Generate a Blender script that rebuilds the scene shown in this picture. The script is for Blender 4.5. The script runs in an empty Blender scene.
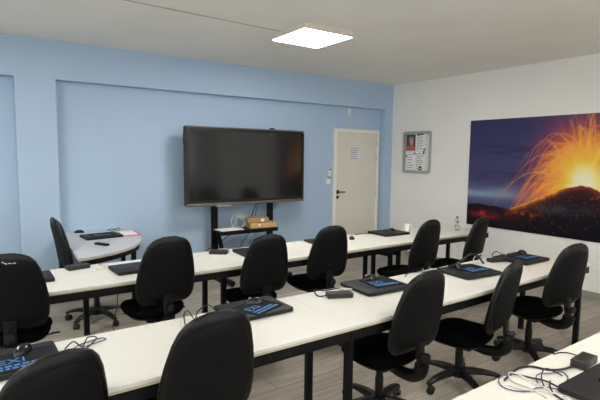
import bpy, bmesh, math, random
import numpy as np
from mathutils import Vector, Matrix
random.seed(7)
R = math.radians
COL = bpy.context.scene.collection
scn = bpy.context.scene

# ------------------------------------------------------------------ materials
def lin(c):
    return tuple(((v/255)/12.92 if v/255 <= .04045 else ((v/255+.055)/1.055)**2.4) for v in c)

def mat(name, rgb, rough=.5, metal=0., noise=None, bump=None, spec=.5, coat=0., trans=0., emis=0.):
    """procedural principled material; noise=(scale, amount) varies the colour, bump=(scale, strength)"""
    m = bpy.data.materials.new(name); m.use_nodes = True
    nt = m.node_tree; b = nt.nodes['Principled BSDF']
    c = lin(rgb)
    b.inputs['Base Color'].default_value = (*c, 1)
    b.inputs['Roughness'].default_value = rough
    b.inputs['Metallic'].default_value = metal
    b.inputs['Specular IOR Level'].default_value = spec
    b.inputs['Coat Weight'].default_value = coat
    b.inputs['Transmission Weight'].default_value = trans
    if emis:
        b.inputs['Emission Color'].default_value = (1, .985, .945, 1)
        b.inputs['Emission Strength'].default_value = emis
    tc = nt.nodes.new('ShaderNodeTexCoord')
    if noise:
        n = nt.nodes.new('ShaderNodeTexNoise'); n.inputs['Scale'].default_value = noise[0]
        n.inputs['Detail'].default_value = 4
        nt.links.new(tc.outputs['Object'], n.inputs['Vector'])
        r = nt.nodes.new('ShaderNodeValToRGB')
        k = noise[1]
        r.color_ramp.elements[0].position = .3; r.color_ramp.elements[1].position = .7
        r.color_ramp.elements[0].color = (*[max(0, v*(1-k)) for v in c], 1)
        r.color_ramp.elements[1].color = (*[min(1, v*(1+k)) for v in c], 1)
        nt.links.new(n.outputs['Fac'], r.inputs['Fac'])
        nt.links.new(r.outputs['Color'], b.inputs['Base Color'])
    if bump:
        n2 = nt.nodes.new('ShaderNodeTexNoise'); n2.inputs['Scale'].default_value = bump[0]
        n2.inputs['Detail'].default_value = 3
        nt.links.new(tc.outputs['Object'], n2.inputs['Vector'])
        bp = nt.nodes.new('ShaderNodeBump'); bp.inputs['Strength'].default_value = bump[1]
        bp.inputs['Distance'].default_value = .01
        nt.links.new(n2.outputs['Fac'], bp.inputs['Height'])
        nt.links.new(bp.outputs['Normal'], b.inputs['Normal'])
    return m

def floor_mat():
    m = bpy.data.materials.new('grey_oak_planks'); m.use_nodes = True
    nt = m.node_tree; N = nt.nodes; L = nt.links; b = N['Principled BSDF']
    tc = N.new('ShaderNodeTexCoord')
    br = N.new('ShaderNodeTexBrick')
    br.inputs['Color1'].default_value = (*lin((176, 168, 155)), 1)
    br.inputs['Color2'].default_value = (*lin((153, 144, 131)), 1)
    br.inputs['Mortar'].default_value = (*lin((120, 110, 100)), 1)
    br.inputs['Scale'].default_value = 1
    br.inputs['Mortar Size'].default_value = .0025
    br.inputs['Brick Width'].default_value = 1.25
    br.inputs['Row Height'].default_value = .19
    br.inputs['Bias'].default_value = 0
    br.offset = .37
    L.new(tc.outputs['Object'], br.inputs['Vector'])
    mp = N.new('ShaderNodeMapping'); mp.inputs['Scale'].default_value = (1.6, 22, 1)
    L.new(tc.outputs['Object'], mp.inputs['Vector'])
    n = N.new('ShaderNodeTexNoise'); n.inputs['Scale'].default_value = 1.6; n.inputs['Detail'].default_value = 7
    n.inputs['Distortion'].default_value = .6
    L.new(mp.outputs['Vector'], n.inputs['Vector'])
    r = N.new('ShaderNodeValToRGB')
    r.color_ramp.elements[0].position = .32; r.color_ramp.elements[1].position = .68
    r.color_ramp.elements[0].color = (.74, .73, .715, 1); r.color_ramp.elements[1].color = (1.1, 1.09, 1.08, 1)
    L.new(n.outputs['Fac'], r.inputs['Fac'])
    mx = N.new('ShaderNodeMix'); mx.data_type = 'RGBA'; mx.blend_type = 'MULTIPLY'
    mx.inputs['Factor'].default_value = 1
    L.new(br.outputs['Color'], mx.inputs['A']); L.new(r.outputs['Color'], mx.inputs['B'])
    L.new(mx.outputs['Result'], b.inputs['Base Color'])
    b.inputs['Roughness'].default_value = .42
    b.inputs['Specular IOR Level'].default_value = .35
    return m

M = {}
M['floor'] = floor_mat()
M['ceiling'] = mat('ceiling_paint', (240, 237, 230), .9, noise=(1.2, .03))
M['white_wall'] = mat('white_wall_paint', (240, 238, 232), .85, noise=(1.5, .02), bump=(180, .05))
M['blue_wall'] = mat('blue_wall_paint', (172, 194, 218), .75, noise=(1.5, .02), bump=(180, .05))
M['baseboard'] = mat('grey_baseboard', (150, 147, 138), .5, noise=(6, .05))
M['door'] = mat('cream_door_paint', (222, 217, 204), .5, noise=(3, .015))
M['door_frame'] = mat('cream_frame_paint', (240, 233, 220), .45, noise=(3, .02))
M['black_plastic'] = mat('black_plastic', (13, 13, 14), .42, noise=(40, .12))
M['chair_plastic'] = mat('chair_black_plastic', (8, 8, 9), .42, noise=(30, .15), spec=.35)
M['chair_fabric'] = mat('chair_black_fabric', (4, 4, 5), .38, noise=(90, .22), bump=(420, .1), spec=.3)
M['shell_fabric'] = mat('chair_back_fabric', (15, 15, 16), .55, noise=(80, .2), bump=(380, .15), spec=.13)
M['seat_fabric'] = mat('chair_seat_fabric', (6, 6, 7), .85, noise=(90, .2), bump=(420, .2), spec=.06)
M['piping'] = mat('chair_piping', (14, 14, 15), .4, noise=(60, .1))
M['desk_top'] = mat('white_laminate', (219, 216, 206), .38, noise=(4, .012))
M['desk_edge'] = mat('beige_edge_band', (188, 178, 156), .5, noise=(12, .06))
M['desk_metal'] = mat('black_powder_coat', (6, 6, 7), .5, noise=(50, .1), spec=.25)
M['grey_top'] = mat('grey_laminate', (196, 196, 198), .4, noise=(5, .015))
M['laptop'] = mat('laptop_dark_shell', (24, 24, 26), .55, noise=(60, .1), spec=.35)
M['laptop_base'] = mat('laptop_base_shell', (10, 10, 11), .5, noise=(60, .1))
M['pad'] = mat('mouse_pad_cloth', (24, 24, 28), .85, noise=(120, .15), spec=.2)
M['pad_blue'] = mat('pad_blue_print', (62, 122, 180), .6, noise=(30, .1))
M['mouse'] = mat('mouse_gloss_plastic', (18, 18, 19), .22, noise=(30, .1))
M['cable_black'] = mat('black_cable', (20, 20, 22), .5, noise=(30, .1))
M['cable_white'] = mat('white_cable', (205, 202, 194), .5, noise=(30, .05))
M['cable_purple'] = mat('purple_cable', (92, 78, 112), .5, noise=(30, .05))
M['ceiling_cable'] = mat('tan_cable', (178, 166, 150), .7, noise=(8, .05))
M['adapter'] = mat('adapter_plastic', (34, 33, 32), .5, noise=(60, .1))
M['screen'] = mat('display_glass', (22, 22, 24), .12, noise=(3, .05), spec=.7)
M['bezel'] = mat('display_black_bezel', (16, 16, 17), .35, noise=(30, .1))
M['tv_metal'] = mat('brushed_bronze_metal', (112, 107, 100), .42, .6, noise=(60, .08))
M['alu'] = mat('aluminium', (190, 190, 188), .38, .85, noise=(60, .05))
M['steel'] = mat('bright_steel', (200, 200, 200), .3, .9, noise=(60, .05))
M['paper'] = mat('white_paper', (240, 239, 235), .8, noise=(20, .015))
M['paper_grey'] = mat('grey_paper', (222, 221, 222), .8, noise=(20, .02))
M['ink'] = mat('grey_ink', (120, 118, 124), .8, noise=(60, .3))
M['ink_dark'] = mat('black_ink', (24, 24, 26), .7, noise=(60, .2))
M['ink_blue'] = mat('blue_ink', (120, 140, 176), .8, noise=(60, .2))
M['red'] = mat('red_card', (222, 92, 96), .6, noise=(20, .05))
M['cardboard'] = mat('brown_cardboard', (196, 158, 108), .8, noise=(14, .1))
M['cardboard_dark'] = mat('brown_wood_box', (158, 126, 84), .7, noise=(10, .15))
M['white_plastic'] = mat('white_plastic', (232, 229, 222), .4, noise=(20, .02))
M['cup'] = mat('white_cup', (240, 239, 236), .35, noise=(20, .01))
M['bottle'] = mat('clear_plastic', (245, 246, 248), .08, noise=(10, .005), trans=.92)
M['lamp_frame'] = mat('lamp_frame_white', (214, 205, 192), .5, noise=(20, .02))
M['diffuser'] = mat('lamp_diffuser', (250, 248, 240), .5, noise=(20, .005), emis=28)
M['photo_dark'] = mat('photo_brown', (84, 62, 50), .5, noise=(40, .4))
M['photo_skin'] = mat('photo_skin', (204, 150, 128), .5, noise=(40, .1))
M['photo_cyan'] = mat('photo_cyan', (92, 160, 176), .5, noise=(40, .15))
M['photo_red'] = mat('photo_red', (176, 92, 84), .5, noise=(40, .2))
M['scuff'] = mat('pale_scuff', (210, 208, 200), .6, noise=(40, .1))
M['gum'] = mat('glass_pane', (250, 250, 250), .05, noise=(10, .005), trans=1.)

# ------------------------------------------------------------------ mesh helpers
def T(rz=0, loc=(0, 0, 0)):
    return Matrix.Translation(loc) @ Matrix.Rotation(rz, 4, 'Z')

def box(bm, c, s, rz=0, bev=0, rot=None):
    mtx = Matrix.Translation(c) @ (rot.to_4x4() if rot else Matrix.Rotation(rz, 4, 'Z')) @ Matrix.Diagonal((*s, 1))
    r = bmesh.ops.create_cube(bm, size=1, matrix=mtx)
    if bev:
        es = list({e for v in r['verts'] for e in v.link_edges})
        bmesh.ops.bevel(bm, geom=es, offset=bev, segments=2, affect='EDGES', profile=.5)

def bar(bm, a, b, w, h, bev=0):
    """box section running from a to b, w sideways, h upward"""
    a, b = Vector(a), Vector(b); d = b-a
    z = d.normalized(); up = Vector((0, 0, 1)) if abs(z.z) < .95 else Vector((0, 1, 0))
    x = up.cross(z).normalized(); y = z.cross(x)
    rot = Matrix((x, y, z)).transposed()
    box(bm, (a+b)/2, (w, h, d.length), bev=bev, rot=rot)

def cyl(bm, a, b, r1, r2=None, n=16):
    a, b = Vector(a), Vector(b); r2 = r1 if r2 is None else r2
    d = b-a
    q = Vector((0, 0, 1)).rotation_difference(d.normalized()).to_matrix().to_4x4()
    bmesh.ops.create_cone(bm, cap_ends=True, segments=n, radius1=r1, radius2=r2, depth=d.length,
                          matrix=Matrix.Translation((a+b)/2) @ q)

def smoothpts(pts, k=6):
    P = [Vector(p) for p in pts]
    if len(P) < 3: return P
    out = []
    for i in range(len(P)-1):
        p0 = P[max(i-1, 0)]; p1 = P[i]; p2 = P[i+1]; p3 = P[min(i+2, len(P)-1)]
        for j in range(k):
            t = j/k
            out.append(.5*((2*p1)+(p2-p0)*t+(2*p0-5*p1+4*p2-p3)*t*t+(3*p1-p0-3*p2+p3)*t**3))
    out.append(P[-1]); return out

def rings(bm, rs, cap=True, closed=True):
    L = [[bm.verts.new(p) for p in r] for r in rs]
    n = len(L[0])
    for i in range(len(L)-1):
        for j in range(n if closed else n-1):
            a, b, c, d = L[i][j], L[i][(j+1) % n], L[i+1][(j+1) % n], L[i+1][j]
            try: bm.faces.new((a, b, c, d))
            except ValueError: pass
    if cap and closed:
        bm.faces.new(list(reversed(L[0]))); bm.faces.new(L[-1])
    return L

def tube(bm, pts, r, n=8, k=6, r2=None):
    P = smoothpts(pts, k); rs = []
    x = None
    for i, p in enumerate(P):
        d = (P[min(i+1, len(P)-1)]-P[max(i-1, 0)]).normalized()
        if x is None:
            x = d.orthogonal().normalized()
        x = (x-d*x.dot(d)).normalized(); y = d.cross(x)
        rr = r if r2 is None else r+(r2-r)*i/(len(P)-1)
        rs.append([p+x*rr*math.cos(2*math.pi*j/n)+y*rr*math.sin(2*math.pi*j/n) for j in range(n)])
    rings(bm, rs)

def lathe(bm, prof, c=(0, 0, 0), n=24):
    c = Vector(c)
    rings(bm, [[c+Vector((r*math.cos(2*math.pi*j/n), r*math.sin(2*math.pi*j/n), z)) for j in range(n)] for r, z in prof])

def prism(bm, poly, z0, z1):
    rings(bm, [[(x, y, z0) for x, y in poly], [(x, y, z1) for x, y in poly]])

def rrect(w, d, r, n=5, cx=0, cy=0):
    o = []
    for sx, sy, a0 in ((1, 1, 0), (-1, 1, 90), (-1, -1, 180), (1, -1, 270)):
        for i in range(n+1):
            a = R(a0+90*i/n)
            o.append((cx+sx*(w/2-r)+r*math.cos(a), cy+sy*(d/2-r)+r*math.sin(a)))
    return o

def obj(name, bm, m, parent=None, smooth=False, loc=None, rz=0, mats=None):
    bmesh.ops.recalc_face_normals(bm, faces=bm.faces)
    me = bpy.data.meshes.new(name); bm.to_mesh(me); bm.free()
    for mm in (mats or [m]): me.materials.append(mm)
    if smooth:
        me.polygons.foreach_set('use_smooth', [True]*len(me.polygons))
        me.set_sharp_from_angle(angle=R(40))
    o = bpy.data.objects.new(name, me); COL.objects.link(o)
    if parent: o.parent = parent
    if loc: o.location = loc
    o.rotation_euler.z = rz
    return o

def tag(o, label, cat, group=None):
    o['label'] = label; o['category'] = cat
    if group: o['group'] = group
    return o

def thing(name, label, cat, loc=(0, 0, 0), rz=0, group=None):
    o = bpy.data.objects.new(name, None); COL.objects.link(o)
    o.empty_display_size = .1
    o.location = loc; o.rotation_euler.z = rz
    return tag(o, label, cat, group)

def struct(name, bm, m, parent=None, smooth=False, mats=None):
    o = obj(name, bm, m, parent, smooth, mats=mats)
    if not parent: o['kind'] = 'structure'
    return o

def dup(o, parent=None):
    c = o.copy(); COL.objects.link(c)
    if parent: c.parent = parent
    for ch in list(o.children): dup(ch, c)
    return c

def B(): return bmesh.new()

# ------------------------------------------------------------------ room
H = 2.83; XL = -8.6; YF = -8.2; D = .12; HB = 2.42
bm = B(); box(bm, ((XL)/2, (YF+D)/2, -.05), (-XL+.4, -YF+D+.4, .1)); struct('floor', bm, M['floor'])
bm = B(); box(bm, ((XL)/2, (YF+D)/2, H+.05), (-XL+.4, -YF+D+.4, .1)); struct('ceiling', bm, M['ceiling'])
bm = B()
box(bm, (XL/2, D+.1, H/2), (-XL+.4, .2, H))                         # recessed plane
box(bm, (XL/2, D/2, (H+HB)/2), (-XL, D, H-HB))                       # beam over the niches
box(bm, (-.084, D/2, HB/2), (.168, D, HB))                           # pier in the right corner
box(bm, ((-5.131-5.515)/2, D/2, HB/2), (5.515-5.131, D, HB))         # pier on the left
box(bm, (XL+.1, D/2, HB/2), (.2, D, HB))
struct('wall_back', bm, M['blue_wall'])
bm = B(); box(bm, (.1, (YF+D)/2, H/2), (.2, -YF+D+.4, H)); struct('wall_right', bm, M['white_wall'])
WZ0, WZ1 = .85, 2.62
def fill_window_wall(name, length, spans):
    """white wall along local x with window openings given as (start, end)"""
    bm = B()
    box(bm, (length/2, 0, WZ0/2), (length, .2, WZ0)); box(bm, (length/2, 0, (WZ1+H)/2), (length, .2, H-WZ1))
    x = 0
    for a, b in list(spans)+[(length, length)]:
        if a > x: box(bm, ((x+a)/2, 0, (WZ0+WZ1)/2), (a-x, .2, WZ1-WZ0))
        x = b
    return struct(name, bm, M['white_wall'])
def window(n, length, loc, rz):  # unseen window, added to let in soft fill daylight
    t = bpy.data.objects.new('window_%d' % n, None); COL.objects.link(t); t.location = loc; t.rotation_euler.z = rz; t['kind'] = 'structure'
    h = WZ1-WZ0; bm = B()
    for x in (.03, length-.03): box(bm, (x, 0, h/2), (.06, .08, h), bev=.004)
    box(bm, (length/2, 0, h/2), (.07, .08, h-.12), bev=.004)
    for z in (.03, h-.03): box(bm, (length/2, 0, z), (length-.12, .08, .06), bev=.004)
    obj('window_frame', bm, M['white_plastic'], t)
    for a, b in ((.06, length/2-.035), (length/2+.035, length-.06)):
        bm = B(); box(bm, ((a+b)/2, 0, h/2), (b-a, .006, h-.12)); obj('pane', bm, M['window_glass'], t)
    bm = B(); box(bm, (length/2, .16, -.01), (length+.06, .14, .03), bev=.004); obj('window_sill', bm, M['white_plastic'], t)
    pl = bpy.data.lights.new('window_portal', 'AREA'); pl.shape = 'RECTANGLE'; pl.size = length; pl.size_y = h; pl.cycles.is_portal = True
    po = bpy.data.objects.new('window_portal', pl); COL.objects.link(po); po.parent = t
    po.location = (length/2, -.05, h/2); po.rotation_euler = (R(90), 0, 0)
    return t
gm = bpy.data.materials.new('window_glass'); gm.use_nodes = True; M['window_glass'] = gm
nt = gm.node_tree; nt.nodes.remove(nt.nodes['Principled BSDF'])
tr = nt.nodes.new('ShaderNodeBsdfTransparent'); gl = nt.nodes.new('ShaderNodeBsdfGlossy'); gl.inputs['Roughness'].default_value = .02
mxs = nt.nodes.new('ShaderNodeMixShader'); fr = nt.nodes.new('ShaderNodeFresnel'); fr.inputs['IOR'].default_value = 1.3
nt.links.new(fr.outputs[0], mxs.inputs[0]); nt.links.new(tr.outputs[0], mxs.inputs[1]); nt.links.new(gl.outputs[0], mxs.inputs[2])
nt.links.new(mxs.outputs[0], nt.nodes['Material Output'].inputs['Surface'])
w = fill_window_wall('wall_left', -YF+D, [(1.0, 3.2), (3.7, 5.9)])
w.location = (XL-.1, YF, 0); w.rotation_euler.z = R(90)
w = fill_window_wall('wall_front', -XL+.4, [(.8, 3.2), (3.6, 6.0), (6.3, 8.2)])
w.location = (XL-.2, YF-.1, 0)
n = 0  # added windows behind and left of the camera, for fill only
for a, b in ((.8, 3.2), (3.6, 6.0), (6.3, 8.2)):
    n += 1; window(n, b-a, (XL-.2+a, YF-.1, WZ0), 0)
for a, b in ((1.0, 3.2), (3.7, 5.9)):
    n += 1; window(n, b-a, (XL-.1, YF+b, WZ0), R(-90))
bm = B(); box(bm, (-.006, YF/2, .04), (.012, -YF, .08)); struct('baseboard_right', bm, M['baseboard'])

# door in the back wall
dr = thing('door_1', 'x', 'door', (-1.1868, D, 0)); del dr['label']; del dr['category']; dr['kind'] = 'structure'
DW = .984; DH = 2.07
bm = B()
box(bm, (.028, -.012, DH/2), (.056, .028, DH), bev=.004); box(bm, (DW-.028, -.012, DH/2), (.056, .028, DH), bev=.004)
box(bm, (DW/2, -.012, DH-.026), (DW-.112, .028, .052), bev=.004)
obj('door_frame', bm, M['door_frame'], dr)
bm = B(); box(bm, (DW/2, -.004, (DH-.052)/2+.003), (DW-.118, .014, DH-.066), bev=.002); leaf = obj('door_leaf', bm, M['door'], dr)
bm = B()
cyl(bm, (.088, -.01, 1.06), (.088, -.022, 1.06), .033, n=20)
cyl(bm, (.088, -.01, 1.06), (.088, -.06, 1.06), .011)
tube(bm, [(.088, -.058, 1.06), (.12, -.06, 1.06), (.21, -.058, 1.058)], .0105, 10)
obj('door_handle', bm, M['black_plastic'], leaf, True)
bm = B(); cyl(bm, (.088, -.01, .975), (.088, -.02, .975), .026, n=20); obj('lock_plate', bm, M['black_plastic'], leaf, True)
for z in (.25, 1.02, 1.62, 1.85):
    bm = B(); cyl(bm, (DW-.06, -.026, z-.04), (DW-.06, -.026, z+.04), .008, n=10); obj('hinge', bm, M['steel'], dr, True)

# sheet of writing on the door
def notice(name, label, loc, w, h, rows, axis, group, m=None, ink=None, tilt=0, extra=None):
    """paper sheet hung on a wall; axis 'y': facing -y, axis 'x': facing -x"""
    rz = 0 if axis == 'y' else R(-90)
    t = thing(name, label, 'notice', loc, rz, group)
    bm = B(); box(bm, (0, 0, 0), (w, .0016, h)); pg = obj('sheet', bm, m or M['paper'], t)
    pg.rotation_euler.y = tilt
    for i in range(rows):
        bm = B()
        z = h*.40-i*h*.8/max(rows-1, 1)
        x0 = -w*.42; full = w*.84*random.uniform(.55, 1); x = x0
        while x < x0+full:
            l = random.uniform(.012, .04); l = min(l, x0+full-x+.002)
            box(bm, (x+l/2, -.0013, z+random.uniform(-.002, .002)), (l, .0009, h*.26/rows))
            x += l+random.uniform(.004, .008)
        obj('text_line', bm, ink or M['ink'], pg)
    if extra: extra(pg)
    return t
notice('paper_notice', 'handwritten white sheet taped to the cream door', (-.723, D-.0125, 1.683), .29, .205, 6, 'y', None, M['paper_grey'], M['ink'], R(-1.5))

# small wall devices beside and above the door
t = thing('motion_sensor', 'small white motion sensor high on blue wall above the door', 'sensor', (-.892, D, 2.34))
bm = B(); box(bm, (0, -.017, 0), (.062, .034, .13), bev=.014); obj('housing', bm, M['white_plastic'], t, True)
bm = B(); lathe(bm, [(.005, -.028), (.02, -.024), (.024, -.01), (.024, .01), (.02, .024), (.005, .028)], (0, -.026, -.02), 16); obj('lens', bm, M['paper_grey'], t, True)
t = thing('wall_remote', 'slim white remote with black button in holder left of the door', 'remote', (-1.272, D, 1.375))
bm = B(); box(bm, (0, -.011, 0), (.048, .022, .15), bev=.006); obj('body', bm, M['white_plastic'], t, True)
bm = B(); cyl(bm, (.002, -.02, .05), (.002, -.026, .05), .015); obj('button', bm, M['black_plastic'], t, True)
bm = B(); box(bm, (0, -.016, -.071), (.058, .032, .016), bev=.003); obj('holder', bm, M['baseboard'], t)
t = thing('light_switch', 'square white light switch low beside the door under the remote', 'switch', (-1.287, D, 1.232))
bm = B(); box(bm, (0, -.006, 0), (.084, .012, .084), bev=.004); obj('plate', bm, M['white_plastic'], t)
bm = B(); box(bm, (0, -.012, 0), (.056, .01, .056), rot=Matrix.Rotation(R(4), 3, 'X'), bev=.002); obj('rocker', bm, M['paper'], t)

# ------------------------------------------------------------------ ceiling lamps (one in view, the others light the rest of the room)
def lamp(x, y, label):
    t = thing('ceiling_light', label, 'light', (x, y, H), 0, 'square ceiling light panels')
    s = .60; h = .05
    bm = B()
    for sx, sy in ((1, 0), (-1, 0), (0, 1), (0, -1)):
        if sx: box(bm, (sx*(s/2-.009), 0, -h/2), (.018, s, h), bev=.003)
        else: box(bm, (0, sy*(s/2-.009), -h/2), (s-.036, .018, h), bev=.003)
    obj('frame', bm, M['lamp_frame'], t)
    bm = B(); box(bm, (0, 0, -h+.004), (s-.036, s-.036, .006)); obj('diffuser', bm, M['diffuser'], t)
    return t
lamp(-3.105, -1.875, 'square glowing light panel fixed to the ceiling near the display')
for x, y in ((-3.1, -5.3), (-6.6, -1.9), (-6.6, -5.3)):
    lamp(x, y, 'square light panel on the ceiling outside the view')
bm = B(); tube(bm, [(-7.9, -1.76, H-.004), (-5.2, -1.82, H-.004), (-4.2, -1.80, H-.004), (-3.39, -1.78, H-.004)], .0045, 8)
tag(obj('ceiling_cable', bm, M['ceiling_cable'], None, True), 'thin tan cable running along the ceiling to the light panel', 'cable')

# ------------------------------------------------------------------ volcano mural
def volcano(W=2.55, HT=1.488, step=.006):
    nx = int(W/step); ny = int(HT/step)
    u, v = np.meshgrid(np.linspace(0, W, nx+1), np.linspace(0, HT, ny+1))
    rng = np.random.default_rng(3)
    def blur(a, k):
        for ax in (0, 1):
            for _ in range(2):
                c = np.cumsum(np.pad(a, [(k+1, k) if i == ax else (0, 0) for i in (0, 1)], mode='edge'), axis=ax)
                if ax == 0: a = (c[2*k+1:]-c[:-2*k-1])/(2*k+1)
                else: a = (c[:, 2*k+1:]-c[:, :-2*k-1])/(2*k+1)
        return a
    def nz(kx, ky):
        a = rng.random(u.shape); a = blur(a, 1)
        for k in (kx,):
            b = rng.random((ny//ky+3, nx//kx+3))
            yi = np.arange(ny+1)/ky; xi = np.arange(nx+1)/kx
            y0 = yi.astype(int); x0 = xi.astype(int); fy = (yi-y0)[:, None]; fx = (xi-x0)[None]
            fy = fy*fy*(3-2*fy); fx = fx*fx*(3-2*fx)
            a = (b[y0][:, x0]*(1-fy)*(1-fx)+b[y0+1][:, x0]*fy*(1-fx)+b[y0][:, x0+1]*(1-fy)*fx+b[y0+1][:, x0+1]*fy*fx)
        return a
    def mixc(a, col, f): return a*(1-f[..., None])+np.array(col, float)*f[..., None]
    ss = lambda a, b, x: (lambda t: t*t*(3-2*t))(np.clip((x-a)/(b-a), 0, 1))
    img = np.zeros(u.shape+(3,))+np.array((58, 58, 98.))
    img = mixc(img, (74, 70, 108), ss(1.4, .8, v)*.8)
    n1 = nz(90, 18)*.6+nz(40, 9)*.4
    img = mixc(img, (40, 42, 78), ss(.5, .8, n1)*ss(.6, .75, v)*ss(1.25, 1.0, v)*.7)
    band = np.exp(-((v-.47-.05*(n1-.5)-.03*u)/.10)**2)
    img = mixc(img, (134, 150, 176), np.clip(band*(.75+.8*n1)*ss(1.5, .6, u)*.9, 0, 1))
    img = mixc(img, (84, 92, 128), np.exp(-((v-.36)/.04)**2)*.6)
    cx, cy = 1.56, .66
    r = np.sqrt(((u-cx)*.95)**2+((v-cy)*.78)**2)
    ang = np.arctan2(v-cy, u-cx)
    ray = 1+.035*np.sin(ang*23+3*np.sin(ang*7))+.02*np.sin(ang*41)
    r = r*ray*(1+.2*ss(2.2, 3.1, ang))
    img = mixc(img, (128, 62, 98), ss(1.0, .45, r)*.85)
    img = mixc(img, (206, 80, 70), ss(.72, .36, r)*.72)
    img = mixc(img, (242, 150, 44), ss(.62, .28, r)*.85)
    img = mixc(img, (250, 214, 50), ss(.50, .18, r))
    # glowing trajectories
    streak = np.zeros(u.shape); hot = np.zeros(u.shape)
    for i in range(900):
        th = R(90)+rng.normal(.16, .46); sp = rng.uniform(.9, 2.2) if i > 70 else rng.uniform(2.0, 2.75)
        x0 = cx+rng.normal(0, .09); y0 = cy-.03
        vx = sp*math.cos(th)*.62; vy = sp*math.sin(th)
        g = 4.3; tt = np.arange(0, 1.6, .0012)
        px = x0+vx*tt; py = y0+vy*tt-.5*g*tt*tt
        t0 = rng.uniform(0, .25); t1 = t0+rng.uniform(.4, 1.3)
        ok = (px > 0) & (px < W) & (py > 0) & (py < HT) & (tt > t0) & (tt < t1)
        ix = np.minimum(np.rint(px[ok]/step).astype(int), nx); iy = np.minimum(np.rint(py[ok]/step).astype(int), ny)
        amp = rng.uniform(.1, 1.)**1.5
        np.maximum.at(streak, (iy, ix), amp*np.exp(-tt[ok]*.7))
        np.maximum.at(hot, (iy, ix), amp*np.exp(-tt[ok]*2.4))
    tt = np.arange(0, 1, .0012)
    for off in (-.012, 0, .012, .02):                                # the thick yellow arc at the right
        px = 1.60+.02+off+.42*tt; py = .80+1.35*tt-.72*tt*tt*1.1
        ok = (px < W) & (py < HT)
        np.maximum.at(hot, (np.minimum(np.rint(py[ok]/step).astype(int), ny), np.minimum(np.rint(px[ok]/step).astype(int), nx)), .95)
    s1 = np.clip(np.maximum(streak, blur(streak, 1)*1.3), 0, 1)
    h1 = np.clip(np.maximum(hot*.9, blur(hot, 1)*1.5), 0, 1)
    far = ss(.45, .85, r)[..., None]
    sc_ = np.clip(s1*1.15, 0, 1)*ss(1.15, .75, r)
    img = img*(1-sc_[..., None])+sc_[..., None]*(np.array((252, 140, 84.))*(1-far)+np.array((216, 92, 98.))*far)
    img = mixc(img, (252, 206, 70), np.clip(h1*1.1, 0, 1))
    img = mixc(img, (252, 216, 60), ss(.34, .10, r)*.75)
    img = mixc(img, (255, 248, 214), ss(.26, .06, r)*.95)
    # dark cone and foreground hills
    rx = [0, .2, .35, .5, .62, .72, .92, 1.11, 1.29, 1.42, 1.52, 1.62, 1.70, 1.9, 2.2, 2.55]
    rv = [.300, .315, .305, .300, .270, .315, .405, .495, .575, .622, .645, .640, .610, .50, .36, .28]
    ridge = np.interp(u, rx, rv)+.012*(nz(5, 300)-.5)
    depth = ridge-v
    ground = ss(-.004, .006, depth)
    n2 = nz(6, 6)*.5+nz(3, 3)*.5; n3 = nz(14, 10)
    gcol = np.zeros(img.shape)+np.array((34, 20, 26.))
    gcol = mixc(gcol, (20, 18, 26), ss(.12, .35, depth))
    rim = np.exp(-np.clip(depth, 0, 9)/.055)*ss(.5, .8, u)
    gcol = mixc(gcol, (196, 66, 34), np.clip(rim*(.3+1.1*n2), 0, 1)*.9)
    edge = np.exp(-np.clip(depth, 0, 9)/.030)*ss(.62, .72, u)*ss(1.5, 1.15, u)
    gcol = mixc(gcol, (255, 176, 56), np.clip(edge*(.8+.9*n2), 0, 1))
    spots = ss(.70, .86, n2)*np.exp(-np.clip(depth, 0, 9)/.28)*ss(.5, .9, u)
    gcol = mixc(gcol, (214, 78, 44), np.clip(spots, 0, 1)*.85)
    gl = np.exp(-(((u-.28)/.22)**2+((v-.17)/.055)**2))*(.2+1.2*n3)
    gcol = mixc(gcol, (186, 48, 50), np.clip(gl, 0, 1)*.85)
    fl = ss(.55, .8, nz(10, 10))*np.exp(-((v-.22)/.06)**2)*ss(.55, .7, u)*ss(1.2, .9, u)
    gcol = mixc(gcol, (190, 60, 36), np.clip(fl, 0, 1)*.8)
    grey_reflection = np.exp(-(((u-1.2)/.26)**2+((v-.33-.05*(n3-.5))/.05)**2))+.5*np.exp(-(((u-1.62)/.1)**2+((v-.36)/.04)**2))  # grey reflection on the gloss, painted into the print colours
    gcol = mixc(gcol, (104, 98, 104), np.clip(grey_reflection*(.5+.6*n3), 0, 1)*.6)
    spk = (rng.random(u.shape) > .9965)*1.; spk = np.clip(blur(spk, 1)*5, 0, 1)
    gcol = mixc(gcol, (220, 84, 60), spk*ss(.02, .1, depth)*ss(.6, 1.0, u)*.7)
    img = img*(1-ground[..., None])+gcol*ground[..., None]
    return u, v, np.clip(img, 0, 255)/255
u, v, img = volcano()
ny, nx = u.shape
verts = np.stack([np.full(u.size, -.022), -1.55-u.ravel(), .672+v.ravel()], 1)
idx = np.arange(ny*nx).reshape(ny, nx)
faces = np.stack([idx[:-1, :-1], idx[1:, :-1], idx[1:, 1:], idx[:-1, 1:]], -1).reshape(-1, 4)
me = bpy.data.meshes.new('picture_print')
me.from_pydata(verts.tolist(), [], faces.tolist())
ca = me.color_attributes.new('print', 'FLOAT_COLOR', 'POINT')
linimg = np.where(img <= .04045, img/12.92, ((img+.055)/1.055)**2.4)
ca.data.foreach_set('color', np.concatenate([linimg.reshape(-1, 3), np.ones((u.size, 1))], 1).ravel().astype(np.float32))
pm = mat('picture_gloss_print', (128, 128, 128), .3, spec=.22)
nd = pm.node_tree.nodes.new('ShaderNodeVertexColor'); nd.layer_name = 'print'
pm.node_tree.links.new(nd.outputs['Color'], pm.node_tree.nodes['Principled BSDF'].inputs['Base Color'])
me.materials.append(pm)
t = thing('wall_picture', 'huge colour print of an erupting volcano at night on the white wall', 'picture', (0, 0, 0))
po = bpy.data.objects.new('print', me); COL.objects.link(po); po.parent = t
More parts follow.
